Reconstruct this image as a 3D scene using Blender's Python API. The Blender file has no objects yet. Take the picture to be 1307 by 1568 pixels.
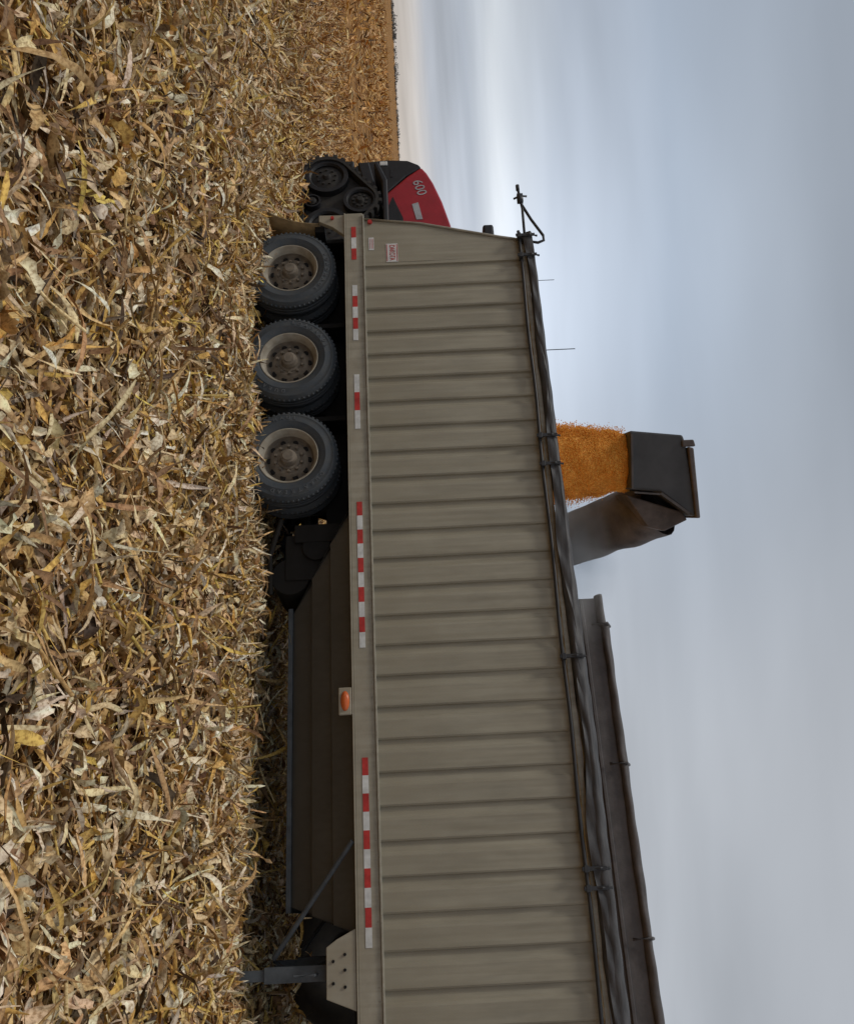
import bpy, math, random
import numpy as np
from mathutils import Vector, Matrix
random.seed(4); rng=np.random.default_rng(7)
sc=bpy.context.scene
COL=sc.collection
R=math.radians

# ---------------------------------------------------------------- materials
def mat(name,col,rough=.6,metal=0.0,var=.15,scale=6.0,bump=0.0,col2=None,stretch=(1,1,1),bscale=40,dust_shade=None,dust_shade_z=None,spec=.4,streak=0):
    m=bpy.data.materials.new(name); m.use_nodes=True
    nt=m.node_tree; N=nt.nodes; L=nt.links
    b=N['Principled BSDF']; b.inputs['Roughness'].default_value=rough; b.inputs['Metallic'].default_value=metal
    b.inputs['Specular IOR Level'].default_value=spec
    tc=N.new('ShaderNodeTexCoord'); mp=N.new('ShaderNodeMapping'); mp.inputs['Scale'].default_value=stretch
    L.new(tc.outputs['Object'],mp.inputs['Vector'])
    nz=N.new('ShaderNodeTexNoise'); nz.inputs['Scale'].default_value=scale; nz.inputs['Detail'].default_value=5; nz.inputs['Roughness'].default_value=.62
    L.new(mp.outputs[0],nz.inputs['Vector'])
    rp=N.new('ShaderNodeValToRGB'); rp.color_ramp.elements[0].position=.3; rp.color_ramp.elements[1].position=.7
    c2=col2 if col2 else tuple(c*(1-var*2) for c in col)
    c1=tuple(min(1,c*(1+var)) for c in col) if not col2 else col
    rp.color_ramp.elements[0].color=(*c2,1); rp.color_ramp.elements[1].color=(*c1,1)
    L.new(nz.outputs['Fac'],rp.inputs['Fac'])
    out=rp.outputs['Color']
    if streak:
        ms=N.new('ShaderNodeMapping'); ms.inputs['Scale'].default_value=(22,22,.7); L.new(tc.outputs['Object'],ms.inputs['Vector'])
        n4=N.new('ShaderNodeTexNoise'); n4.inputs['Scale'].default_value=1; n4.inputs['Detail'].default_value=4; L.new(ms.outputs[0],n4.inputs['Vector'])
        r4=N.new('ShaderNodeValToRGB'); r4.color_ramp.elements[0].position=.32; r4.color_ramp.elements[1].position=.6
        k=1-streak; r4.color_ramp.elements[0].color=(k,k*.98,k*.95,1); r4.color_ramp.elements[1].color=(1,1,1,1); L.new(n4.outputs['Fac'],r4.inputs['Fac'])
        mm=N.new('ShaderNodeMix'); mm.data_type='RGBA'; mm.blend_type='MULTIPLY'; mm.inputs[0].default_value=1; L.new(out,mm.inputs[6]); L.new(r4.outputs[0],mm.inputs[7]); out=mm.outputs[2]
    if dust_shade:
        sx=N.new('ShaderNodeSeparateXYZ'); L.new(tc.outputs['Object'],sx.inputs[0])
        mr=N.new('ShaderNodeMapRange'); mr.inputs['From Min'].default_value=dust_shade_z[0]; mr.inputs['From Max'].default_value=dust_shade_z[1]
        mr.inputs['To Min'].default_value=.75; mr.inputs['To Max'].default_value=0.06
        L.new(sx.outputs['Z'],mr.inputs['Value'])
        n2=N.new('ShaderNodeTexNoise'); n2.inputs['Scale'].default_value=3.5; n2.inputs['Detail'].default_value=5
        L.new(tc.outputs['Object'],n2.inputs['Vector'])
        mm=N.new('ShaderNodeMath'); mm.operation='MULTIPLY'; L.new(mr.outputs[0],mm.inputs[0])
        m2=N.new('ShaderNodeMath'); m2.operation='MULTIPLY'; m2.inputs[1].default_value=1.7; L.new(n2.outputs['Fac'],m2.inputs[0]); L.new(m2.outputs[0],mm.inputs[1]); mm.use_clamp=True
        mx=N.new('ShaderNodeMix'); mx.data_type='RGBA'; L.new(mm.outputs[0],mx.inputs[0]); L.new(out,mx.inputs[6]); mx.inputs[7].default_value=(*dust_shade,1)
        out=mx.outputs[2]
    L.new(out,b.inputs['Base Color'])
    if bump:
        n3=N.new('ShaderNodeTexNoise'); n3.inputs['Scale'].default_value=bscale; n3.inputs['Detail'].default_value=4
        L.new(mp.outputs[0],n3.inputs['Vector'])
        bp=N.new('ShaderNodeBump'); bp.inputs['Strength'].default_value=bump; bp.inputs['Distance'].default_value=.02
        L.new(n3.outputs['Fac'],bp.inputs['Height']); L.new(bp.outputs[0],b.inputs['Normal'])
    return m

M_side=mat('trailer_paint',(.320,.296,.228),.45,var=.10,scale=2.2,stretch=(3,1,.6),dust_shade=(.25,.218,.155),dust_shade_z=(1.3,2.4),bump=.05,bscale=8,streak=.14)  # low tint is dust plus a shade gradient painted darker toward the bottom
M_rail=mat('rail_paint',(.345,.32,.255),.5,var=.14,scale=5,dust_shade=(.28,.235,.165),dust_shade_z=(1.1,1.45),streak=.2)
M_hop=mat('hopper_paint',(.082,.073,.058),.6,var=.12,scale=1.2,dust_shade=(.062,.050,.036),dust_shade_z=(.4,1.2),streak=.12)
M_black=mat('black_steel',(.009,.009,.0095),.7,var=.3,scale=8,dust_shade=(.025,.02,.014),dust_shade_z=(.2,1.2),spec=.2)
M_blackp=mat('black_pipe',(.03,.03,.032),.45,var=.2)
M_tire=mat('tire_rubber',(.038,.047,.057),.7,var=.2,scale=9,bump=.15,bscale=60,col2=(.06,.062,.062))
M_letter=mat('tire_letter',(.12,.125,.13),.8)
M_rim=mat('dusty_rim',(.36,.325,.26),.7,var=.15,scale=9,col2=(.22,.18,.13))
M_rimin=mat('rim_inner',(.18,.145,.108),.8,var=.2,scale=14)
M_hole=mat('dark_hole',(.012,.01,.009),.9)
M_tarp=mat('tarp_vinyl',(.065,.063,.064),.55,var=.25,scale=7,stretch=(.6,2,2),bump=.4,bscale=9)
M_red=mat('tape_red',(.46,.035,.03),.35,var=.18,scale=14)
M_white=mat('tape_white',(.60,.60,.58),.35,var=.12,scale=14)
M_orange=mat('amber_lens',(.62,.13,.03),.25,var=.1)
M_flap=mat('mud_flap',(.30,.205,.10),.8,var=.25,scale=6)
M_leg=mat('leg_steel',(.075,.083,.09),.55,var=.2,scale=8)
M_tred=mat('tractor_red',(.34,.012,.022),.3,var=.10,scale=3)
M_tblk=mat('tractor_black',(.012,.012,.014),.5,var=.2,scale=6)
M_track=mat('track_rubber',(.018,.018,.019),.8,var=.35,scale=9,col2=(.04,.034,.027))
M_cart=mat('cart_grey',(.085,.076,.074),.6,var=.2,scale=4,bump=.2,bscale=12)
M_aug=mat('auger_brown',(.10,.083,.076),.6,var=.28,scale=5,bump=.25,bscale=5)
M_spout=mat('spout_grey',(.052,.054,.057),.55,var=.16,scale=3)
M_glass=mat('cab_glass',(.02,.025,.03),.08,var=.05,spec=.7)
M_grey=mat('grey_decal',(.38,.38,.39),.4)
M_corn=mat('corn_grain',(.93,.50,.085),.55,var=.2,scale=30,col2=(.80,.33,.04),bump=.35,bscale=90)

# ---------------------------------------------------------------- mesh helpers
class MB:
    def __init__(s): s.v=[]; s.f=[]
    def add(s,v,f):
        o=len(s.v); s.v+= [tuple(p) for p in v]; s.f+=[tuple(i+o for i in q) for q in f]
    def box(s,x0,x1,y0,y1,z0,z1,M=None):
        v=[Vector((x,y,z)) for x in(x0,x1) for y in(y0,y1) for z in(z0,z1)]
        if M: v=[M@p for p in v]
        s.add(v,[(0,1,3,2),(4,6,7,5),(0,4,5,1),(2,3,7,6),(0,2,6,4),(1,5,7,3)])
    def tube(s,pts,r,n=10,cap=True):
        pts=[Vector(p) for p in pts]; rs=r if isinstance(r,(list,tuple)) else [r]*len(pts)
        o=len(s.v); up=Vector((0.13,.21,.97)).normalized()
        for i,p in enumerate(pts):
            t=(pts[min(i+1,len(pts)-1)]-pts[max(i-1,0)]).normalized()
            a=t.cross(up)
            if a.length<.2: a=t.cross(Vector((1,0,0)))
            a.normalize(); b=t.cross(a)
            for k in range(n):
                an=2*math.pi*k/n; s.v.append(tuple(p+(a*math.cos(an)+b*math.sin(an))*rs[i]))
        for i in range(len(pts)-1):
            for k in range(n):
                k2=(k+1)%n; s.f.append((o+i*n+k,o+i*n+k2,o+(i+1)*n+k2,o+(i+1)*n+k))
        if cap:
            s.f.append(tuple(o+k for k in range(n))[::-1]); s.f.append(tuple(o+(len(pts)-1)*n+k for k in range(n)))
    def lathe_y(s,prof,c,n=48):
        o=len(s.v)
        for (r,y) in prof:
            for k in range(n):
                a=2*math.pi*k/n; s.v.append((c[0]+r*math.cos(a),c[1]+y,c[2]+r*math.sin(a)))
        for i in range(len(prof)-1):
            for k in range(n):
                k2=(k+1)%n; s.f.append((o+i*n+k,o+i*n+k2,o+(i+1)*n+k2,o+(i+1)*n+k))
    def prism(s,poly,y0,y1):  # poly in x,z
        n=len(poly); v=[(x,y0,z) for x,z in poly]+[(x,y1,z) for x,z in poly]
        f=[tuple(range(n)),tuple(range(2*n-1,n-1,-1))]+[(i,i+n,(i+1)%n+n,(i+1)%n) for i in range(n)]
        s.add(v,f)
def mk(name,mb,m,parent=None,smooth=False,bevel=0,seg=2):
    me=bpy.data.meshes.new(name); me.from_pydata(mb.v,[],mb.f); me.update()
    import bmesh
    bm=bmesh.new(); bm.from_mesh(me); bmesh.ops.recalc_face_normals(bm,faces=bm.faces); bm.to_mesh(me); bm.free()
    me.materials.append(m)
    if smooth: me.polygons.foreach_set('use_smooth',[True]*len(me.polygons))
    o=bpy.data.objects.new(name,me); COL.objects.link(o)
    if parent: o.parent=parent
    if bevel:
        b=o.modifiers.new('bev','BEVEL'); b.width=bevel; b.segments=seg; b.limit_method='ANGLE'; b.angle_limit=R(40)
    return o
def empty(name,loc,rz):
    e=bpy.data.objects.new(name,None); COL.objects.link(e); e.location=loc; e.rotation_euler=(0,0,rz); return e
def text(name,body,size,M,m,parent,ext=.001,align='CENTER'):
    cu=bpy.data.curves.new(name,'FONT'); cu.body=body; cu.size=size; cu.extrude=ext; cu.align_x=align; cu.align_y='CENTER'
    o=bpy.data.objects.new(name,cu); COL.objects.link(o); o.matrix_local=M; o.data.materials.append(m)
    dg=bpy.context.evaluated_depsgraph_get(); dg.update()
    me=bpy.data.meshes.new_from_object(o.evaluated_get(dg)); me.transform(M)
    bpy.data.objects.remove(o)
    return me
def join_meshes(name,mes,m,parent):
    mb=MB()
    for me in mes: mb.add([v.co for v in me.vertices],[tuple(p.vertices) for p in me.polygons])
    return mk(name,mb,m,parent)

# ================================================================ GRAIN TRAILER
T=empty('grain_trailer',(-3.516,11.216,0),-R(22.99))
LEN=12.2; W=2.6; ZB=1.385; ZT=3.215
def side(y0,sg,name):
    pts=[(.66,0.0)]
    x=.70
    while x<LEN-.75:
        pts+=[(x,0.0),(x+.006,.024),(x+.045,.026),(x+.085,.010),(x+.10,-.002),(x+.125,-.010),(x+.285,-.010)]
        x+=.30
    pts.append((LEN-.6,0))
    mb=MB(); zs=[ZB,2.0,2.6,ZT]
    for z in zs:
        for (a,b) in pts:
            w=.005*math.sin(a*2.1+z*3)
            mb.v.append((a,y0+sg*(b+w*(1 if ZB<z<ZT else 0)),z))
    n=len(pts)
    for j in range(len(zs)-1):
        for i in range(n-1): mb.f.append((j*n+i,j*n+i+1,(j+1)*n+i+1,(j+1)*n+i))
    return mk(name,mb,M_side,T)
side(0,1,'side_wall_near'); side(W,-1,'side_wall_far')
mb=MB()
for y in (0,W-.02):
    mb.prism([(0.02,ZB),(.66,ZB),(.66,ZT),(.42,ZT),(.36,2.95),(.12,2.05)],y,y+.02)
    mb.prism([(LEN-.6,ZB),(LEN,ZB),(LEN-.35,ZT),(LEN-.6,ZT)],y,y+.02)
mb.add([(0.03,.02,ZB),(0.03,W-.02,ZB),(.13,W-.02,2.05),(.13,.02,2.05),(.37,W-.02,2.95),(.37,.02,2.95),(.43,W-.02,ZT),(.43,.02,ZT)],[(0,1,2,3),(3,2,4,5),(5,4,6,7)])
mb.add([(LEN-.01,.02,ZB),(LEN-.01,W-.02,ZB),(LEN-.36,W-.02,ZT),(LEN-.36,.02,ZT)],[(0,1,2,3)])
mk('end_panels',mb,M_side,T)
mb=MB(); mb.tube([(.03,-.012,ZB),(.13,-.012,2.05),(.37,-.012,2.95),(.43,-.012,ZT)],.014,6)
mb.tube([(.03,W+.012,ZB),(.13,W+.012,2.05),(.37,W+.012,2.95),(.43,W+.012,ZT)],.014,6)
mk('corner_trim',mb,M_rail,T,True)
mb=MB()
for y0,y1 in((-.022,.03),(W-.03,W+.022)):
    mb.box(-.05,LEN,y0,y1,1.175,1.372)
    mb.box(-.02,LEN,y0-(.022 if y0<1 else -.002),y1+(.022 if y0>1 else -.002),1.374,1.392)
    mb.box(-.05,LEN,y0-(.012 if y0<1 else -.002),y1+(.012 if y0>1 else -.002),1.158,1.173)
mb.box(-.05,.03,.032,W-.032,1.175,1.37)
mk('frame_rail',mb,M_rail,T,bevel=.004)
mb=MB()
for y0,y1 in((-.02,.05),(W-.05,W+.02)): mb.box(.40,LEN-.34,y0,y1,ZT+.002,ZT+.05)
mb.box(.36,.44,.052,W-.052,ZT,ZT+.05)
mk('top_rail',mb,M_rail,T,bevel=.006)
mb=MB(); mb.tube([(.35+.25*i,-.065+.004*math.sin(i*1.3),ZT-.03+.006*math.sin(i*.9)) for i in range(47)],.019,8)
mk('latch_pipe',mb,M_blackp,T,True)
mb=MB()
x=.70
k=0
while x<9.5:
    if k%4==0:
        for j in range(9):
            z=ZB+.12+j*.2; mb.tube([(x-.03,.010,z),(x-.03,.002,z)],[.007,.004],6)
    x+=.30;k+=1
for i in range(90):
    xx=.1+i*.13+rng.uniform(-.02,.02)
    mb.tube([(xx,-.021,1.35),(xx,-.028,1.35)],[.007,.004],6)
mk('rivets',mb,M_rail,T)
mb=MB(); n=26; st=620
for i in range(st):
    x=.36+(LEN-.7)*i/(st-1)
    g=min(1,max(0,(x-.4)/6.5))
    sag=.022*math.sin(x*2.3)+.015*math.sin(x*5.1+1)
    for k in range(n):
        a=2*math.pi*k/n; ca,sa=math.cos(a),math.sin(a)
        wr=1+.07*math.sin(a*3+x*1.7)+.05*math.sin(a*5-x*3+math.sin(x*3))+.04*math.sin(x*17+a*2)
        ry=(.07+.02*g)*wr; rz=(.046+.031*g)*wr
        mb.v.append((x,-.005+ry*ca,ZT+.088+.040*g+rz*sa+sag*.4*(1 if sa<0 else .3)))
for i in range(st-1):
    for k in range(n):
        k2=(k+1)%n; mb.f.append((i*n+k,i*n+k2,(i+1)*n+k2,(i+1)*n+k))
mb.f.append(tuple(range(n))); mb.f.append(tuple((st-1)*n+k for k in range(n)))
mk('rolled_tarp',mb,M_tarp,T,True)
mb=MB(); st=300
rows=5
for i in range(st):
    x=.45+9.8*i/(st-1)
    d=.01+.03*math.sin(x*1.9+.6)+.018*math.sin(x*4.7)
    for r_ in range(rows):
        q=r_/(rows-1)
        mb.v.append((x,-.088-.012*math.sin(x*14+q*3)*q,ZT+.12-q*(.05+d)))
for i in range(st-1):
    for r_ in range(rows-1): mb.f.append((i*rows+r_,i*rows+r_+1,(i+1)*rows+r_+1,(i+1)*rows+r_))
mk('tarp_skirt',mb,M_tarp,T,True)
mb=MB()
for x in (.44,.72,3.05,3.38,5.42,7.32,7.48,9.6):
    mb.box(x-.018,x+.018,-.115,-.10,ZT-.07,ZT+.15); mb.box(x-.03,x+.03,-.12,-.03,ZT-.05,ZT-.01)
    mb.tube([(x,-.09,ZT-.01),(x,-.115,ZT+.09),(x,-.08,ZT+.18)],.014,6)
mk('tarp_clamps',mb,M_blackp,T,bevel=.003)
mb=MB()
mb.tube([(-.36,.02,ZT+.03),(-.05,.02,ZT+.06),(.45,.02,ZT+.05)],.017,8)
mb.tube([(-.10,.02,ZT+.06),(.12,.02,ZT+.15),(.36,.02,ZT+.27),(.43,.02,ZT+.27),(.46,.02,ZT+.20),(.44,.02,ZT+.12)],.017,8)
mb.tube([(-.20,.02,ZT-.03),(-.24,.02,ZT+.05),(-.23,.02,ZT+.13)],.013,8)
mb.box(-.26,-.14,-.005,.045,ZT+.01,ZT+.08)
mb.box(.36,.50,-.03,.07,ZT-.02,ZT+.12)
mb.tube([(-.4,.02,ZT+.03),(-.33,.02,ZT+.03)],.024,8)
mk('tarp_arm',mb,M_blackp,T,True)
rd=MB(); wh=MB()
def tape(x0,x1,n,first):
    w=(x1-x0)/n
    for i in range(n):
        t=rd if (i%2==0)==(first=='r') else wh
        if t is wh: t.box(x0+i*w,x0+(i+1)*w,-.0265,-.0235,1.240,1.297)
        else: t.box(x0+i*w,x0+(i+1)*w,-.0268,-.0235,1.241,1.296)
tape(.15,.62,3,'r'); tape(.98,1.72,5,'w'); tape(2.16,2.83,3,'w'); tape(3.68,5.22,10,'r'); tape(6.26,7.86,10,'r'); tape(9.0,10.6,10,'r')
wh.box(.40,.66,-.0045,-.001,1.64,1.775); wh.box(.30,.48,-.0045,-.001,1.44,1.50)
mk('tape_red',rd,M_red,T); mk('tape_white',wh,M_white,T)
mes=[text('t','DAKOTA',.085,Matrix.Translation((.53,-.006,1.708))@Matrix.Rotation(R(90),4,'X')@Matrix.Diagonal((.62,1.1,1,1)),M_red,T,.0015)]
join_meshes('badge_lettering',mes,M_red,T)
mb=MB()
for z in(1.650,1.766): mb.box(.41,.65,-.0065,-.005,z-.004,z+.004)
for z in(1.455,1.475,1.49): mb.box(.32,.46,-.0065,-.005,z-.002,z+.002)
mk('badge_border',mb,M_red,T)
mb=MB(); mb.tube([(.08,-.03,1.46),(.08,-.005,1.46)],[.025,.03],12); mb.tube([(-.0,-.03,1.02),(-.0,-.005,1.02)],[.02,.02],12)
mk('rear_marker_lights',mb,M_red,T)
mb=MB(); mb.box(5.60,5.86,-.035,-.0,1.03,1.156); mk('side_light_plate',mb,M_rail,T,bevel=.01)
mb=MB(); mb.lathe_y([(.0,-.03),(.03,-.028),(.045,-.015),(.05,0)],(0,0,0),20)
for i,v in enumerate(mb.v): mb.v[i]=(5.73+v[0]*1.9,-.037+v[1],1.093+v[2]*.85)
mk('side_amber_light',mb,M_orange,T,True)
def hopper(xa,xb,za=1.15,zb=.52,name='hopper'):
    mb=MB()
    L=4
    prof=[]
    for i in range(L):
        q=i/(L-1); z=za+(zb-za)*q; y=.06+.50*q
        prof.append((q,y,z))
        if i<L-1: prof.append((q+.03,y+.07,z-.008)) 
    for sgn in(0,1):
        o=len(mb.v)
        for q,y,z in prof:
            x0=xa+.95*q; x1=xb-.25*q
            yy=y if sgn==0 else W-y
            mb.v+= [(x0,yy,z),(x1,yy,z)]
        for i in range(len(prof)-1): mb.f.append((o+2*i,o+2*i+1,o+2*i+3,o+2*i+2))
    mb.add([(xa,.06,za),(xa,W-.06,za),(xa+.95,W-.56,zb),(xa+.95,.56,zb)],[(0,1,2,3)])
    mb.add([(xb,.06,za),(xb,W-.06,za),(xb-.25,W-.56,zb),(xb-.25,.56,zb)],[(0,1,2,3)])
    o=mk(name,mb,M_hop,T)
    mb=MB(); mb.box(xa+.9,xb-.2,.52,.60,zb-.05,zb-.002); mb.box(xa+.9,xb-.2,W-.60,W-.52,zb-.05,zb-.002)
    mb.box(xa+.9,xb-.2,.601,W-.601,zb-.04,zb-.02)
    mk(name+'_gate_rail',mb,M_leg,T,bevel=.005)
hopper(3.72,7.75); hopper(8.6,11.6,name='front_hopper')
mb=MB(); mb.add([(0.05,.05,1.16),(0.05,W-.05,1.16),(3.75,W-.05,1.15),(3.75,.05,1.15)],[(0,1,2,3)])
mb.box(7.75,8.62,.05,W-.05,1.13,1.155)
mb.box(11.6,LEN-.05,.05,W-.05,1.13,1.155)
mk('floor_panel',mb,M_black,T)
mb=MB()
for y in(.62,1.86): mb.box(-.02,4.1,y,y+.12,.86,1.12)
for xs in(.67,1.88,3.10):
    mb.tube([(xs,.15,.5),(xs,W-.15,.5)],.075,12)
    for y in(.60,1.84): mb.box(xs-.5,xs+.05,y,y+.16,.42,.62); mb.tube([(xs+.3,y+.08,.6),(xs+.3,y+.08,.88)],.11,12)
    mb.box(xs-.62,xs-.56,.3,.9,.35,1.12)
    mb.box(xs-.55,xs-.47,W-.9,W-.3,.45,1.12)
mb.box(3.75,3.95,.35,W-.35,.55,1.1); mb.tube([(3.98,.8,.72),(3.98,1.9,.72)],.17,16)
mb.tube([(4.30,.42,.50),(4.30,1.2,.50)],.20,20); mb.tube([(4.0,.36,.78),(4.0,.9,.78)],.15,16); mb.box(3.85,4.35,.40,.5,.45,1.0)
mb.tube([(3.7,.3,.42),(4.1,.32,.3),(4.5,.4,.3)],.03,8)
mb.box(.02,.1,.1,W-.1,.80,.92); 
mk('chassis',mb,M_black,T,bevel=.008)
mb=MB()
for y in(.0,W-.06):
    mb.prism([(-.05,1.155),(.24,1.155),(.12,1.02),(.03,.86),(-.06,.86)],y,y+.06)
mk('rear_bracket',mb,M_rail,T,bevel=.006)
mb=MB()
for y0 in(.06,1.94):
    n=9
    for i in range(n):
        q=i/(n-1); mb.v+=[(-.02-.20*q*q+.02,y0,.86-.62*q),(-.02-.15*q*q+.02,y0+.6,.86-.60*q)]
    o=len(mb.v)-2*n
    for i in range(n-1): mb.f.append((o+2*i,o+2*i+1,o+2*i+3,o+2*i+2))
o=mk('mud_flap',mb,M_flap,T,True); s=o.modifiers.new('s','SOLIDIFY'); s.thickness=.012
mb=MB()
for y0 in(.16,2.3):
    mb.box(7.98,8.11,y0,y0+.13,.34,1.1); mb.box(8.0,8.09,y0+.02,y0+.11,.06,.34); mb.box(7.92,8.17,y0-.05,y0+.18,.03,.062)
mb.box(8.02,8.07,.30,2.28,.66,.74); mb.tube([(8.05,.16,.8),(8.05,-.02,.8),(8.05,-.02,.62)],.014,8)
mb.tube([(6.98,.0,1.14),(7.92,.30,.40)],.024,8); mb.tube([(6.98,W-.0,1.14),(7.92,W-.30,.40)],.024,8)
mk('landing_gear',mb,M_leg,T,bevel=.006)
mb=MB()
for y in(-.02,W-.01): mb.prism([(7.70,1.155),(8.34,1.155),(8.24,.90),(7.84,.90),(7.78,.99)],y,y+.03)
mb.box(7.84,8.24,.012,.16,.90,.92)
mk('landing_gear_bracket',mb,M_rail,T,bevel=.006)
mb=MB()
for p in((7.9,1.06),(8.15,1.06),(7.95,.96),(8.12,.96),(8.02,1.06)): mb.tube([(p[0],-.02,p[1]),(p[0],-.034,p[1])],.014,6)
mk('bolts',mb,M_black,T)
n1,n2=60,20; mb=MB()
for i in range(n1):
    for j in range(n2):
        x=.45+(LEN-.9)*i/(n1-1); y=.03+(W-.06)*j/(n2-1)
        z=2.75+.33*math.exp(-((x-2.8)/2.0)**2)*math.cos((y-1.3)*.9)+.02*math.sin(x*5+y*3)
        mb.v.append((x,y,z))
for i in range(n1-1):
    for j in range(n2-1): mb.f.append((i*n2+j,(i+1)*n2+j,(i+1)*n2+j+1,i*n2+j+1))
mk('corn_load',mb,M_corn,T,True)

def wheel(xc,yc,sg,name,full=True):
    zc=.515; R0=.53
    t=MB(); f=lambda pr:[(r,y*sg) for r,y in pr]
    prof=[(.305,.05),(.325,.02),(.36,.002),(.40,-.006),(.405,-.009),(.41,-.006),(.45,.0),(.48,.012),(.484,.008),(.49,.014),(.505,.03),(.522,.05),(R0,.075)]
    prof+= [(R0,.10),(R0-.014,.102),(R0-.014,.112),(R0,.114),(R0,.145),(R0-.014,.147),(R0-.014,.157),(R0,.159),(R0,.20),(.515,.225),(.47,.262),(.40,.27),(.33,.25),(.30,.23)]
    t.lathe_y(f(prof),(xc,yc,zc),72)
    for k in range(60):
        a=2*math.pi*k/60; M=Matrix.Translation((xc,yc,zc))@Matrix.Rotation(a,4,'Y')
        t.box(R0-.03,R0+.004,min(.045*sg,.075*sg),max(.045*sg,.075*sg),-.014,.014,M)
    o=mk(name,t,M_tire,T,True)
    if not full: return
    r=MB()
    r.lathe_y(f([(.305,.055),(.322,.03),(.326,.018),(.318,.012),(.308,.02),(.300,.04),(.288,.052),(.280,.075),(.268,.10)]),(xc,yc,zc),64)
    mk(name+'_rim',r,M_rim,T,True)
    r=MB(); r.lathe_y(f([(.268,.10),(.258,.15),(.245,.165),(.225,.158),(.19,.125),(.165,.115),(.125,.115)]),(xc,yc,zc),64)
    mk(name+'_disc',r,M_rimin,T,True)
    r=MB(); r.lathe_y(f([(.125,.115),(.12,.105),(.095,.10),(.088,.06),(.08,.03),(.06,.02),(.055,.008),(.0,.006)]),(xc,yc,zc),32)
    for k in range(10):
        a=2*math.pi*k/10
        r.tube([(xc+.148*math.cos(a),yc+.118*sg,zc+.148*math.sin(a)),(xc+.148*math.cos(a),yc+.078*sg,zc+.148*math.sin(a))],[.019,.015],6)
    mk(name+'_hub',r,M_rimin,T,False)
    h=MB()
    for k in range(10):
        a=2*math.pi*(k+.5)/10; cx,cz=xc+.212*math.cos(a),zc+.212*math.sin(a)
        h.tube([(cx,yc+.16*sg,cz),(cx,yc+.137*sg,cz)],.03,14)
    mk(name+'_vents',h,M_hole,T)
    mes=[]
    for word,a0 in(('ROADHAUL',R(20)),('DURATREAD',R(200))):
        for i,ch in enumerate(word):
            a=a0-i*R(9.5)
            M=Matrix.Translation((xc,yc-.009*sg,zc))@Matrix.Rotation(R(90),4,'X')@Matrix.Rotation(a+rot0,4,'Z')@Matrix.Translation((0,.438,0))
            mes.append(text('t',ch,.06,M,M_letter,T,.002))
    join_meshes(name+'_lettering',mes,M_letter,T)
for i,xs in enumerate((.64,1.86,3.07)):
    rot0=i*1.1
    wheel(xs,.03,1,'tire_%d'%(i+1)); wheel(xs,.34,1,'inner_tire_%d'%(i+1),False)
    wheel(xs,W-.03,-1,'far_tire_%d'%(i+1),False); wheel(xs,W-.34,-1,'far_inner_tire_%d'%(i+1),False)

# ================================================================ TRACTOR
K=empty('tracked_tractor',(-6.8,17.56,0),-R(26.57))
def hull(P):
    P=sorted(set(P)); 
    def h(P):
        o=[]
        for p in P:
            while len(o)>1 and (o[-1][0]-o[-2][0])*(p[1]-o[-2][1])-(o[-1][1]-o[-2][1])*(p[0]-o[-2][0])<=0: o.pop()
            o.append(p)
        return o[:-1]
    return h(P)+h(P[::-1])
def track(x0,y0,name):
    cs=[((x0+.47),.50,.45),((x0+1.65),.50,.45),((x0+1.08),1.10,.34),(x0+1.06,.24,.17)]
    P=[(c[0]+c[2]*math.cos(a),c[1]+c[2]*math.sin(a)) for c in cs[:3] for a in np.linspace(0,2*math.pi,40,endpoint=False)]
    H=hull([(round(a,4),round(b,4)) for a,b in P]); n=len(H)
    cx=sum(p[0] for p in H)/n; cz=sum(p[1] for p in H)/n
    mb=MB()
    inn=[(cx+(p[0]-cx)*.93,cz+(p[1]-cz)*.93) for p in H]
    v=[(p[0],y,p[1]) for y in(y0,y0+.6) for p in H]+[(p[0],y,p[1]) for y in(y0,y0+.6) for p in inn]
    f=[]
    for i in range(n):
        j=(i+1)%n
        f+=[(i,j,n+j,n+i),(2*n+i,3*n+i,3*n+j,2*n+j),(i,2*n+i,2*n+j,j),(n+i,n+j,3*n+j,3*n+i)]
    mb.add(v,f)
    # dark inner undercarriage so the track body reads as one mass
    mb.prism([(cx+(p[0]-cx)*.90,cz+(p[1]-cz)*.90) for p in H],y0+.16,y0+.5)
    per=[0]
    for i in range(n): j=(i+1)%n; per.append(per[-1]+math.dist(H[i],H[j]))
    N=36
    for k in range(N):
        d=per[-1]*k/N
        i=max(q for q in range(n) if per[q]<=d); j=(i+1)%n; tt=(d-per[i])/max(1e-6,per[i+1]-per[i])
        px=H[i][0]+(H[j][0]-H[i][0])*tt; pz=H[i][1]+(H[j][1]-H[i][1])*tt
        an=math.atan2(H[j][1]-H[i][1],H[j][0]-H[i][0])
        M=Matrix.Translation((px,y0,pz))@Matrix.Rotation(-an,4,'Y')
        mb.box(-.035,.035,.0,.28,-.055,.01,M); mb.box(-.0,.07,.31,.6,-.055,.01,M)
    mk(name,mb,M_track,K)
    mb=MB(); md=MB()
    for c in cs:
        r=c[2]*.88
        mb.lathe_y([(r*.72,.07),(r*.80,.03),(r,.03),(r,.2)],(c[0],y0,c[1]),32)
        md.lathe_y([(0,.0),(.05,.0),(.08,.06),(r*.45,.07),(r*.75,.10)],(c[0],y0,c[1]),28)
        for k in range(9):
            a=(k+.5)*math.pi*2/9; md.tube([(c[0]+r*.42*math.cos(a),y0+.075,c[1]+r*.42*math.sin(a)),(c[0]+r*.42*math.cos(a),y0+.04,c[1]+r*.42*math.sin(a))],.025,6)
    mk(name+'_wheels',mb,M_tblk,K,bevel=.004); mk(name+'_hubs',md,M_track,K)
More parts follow.
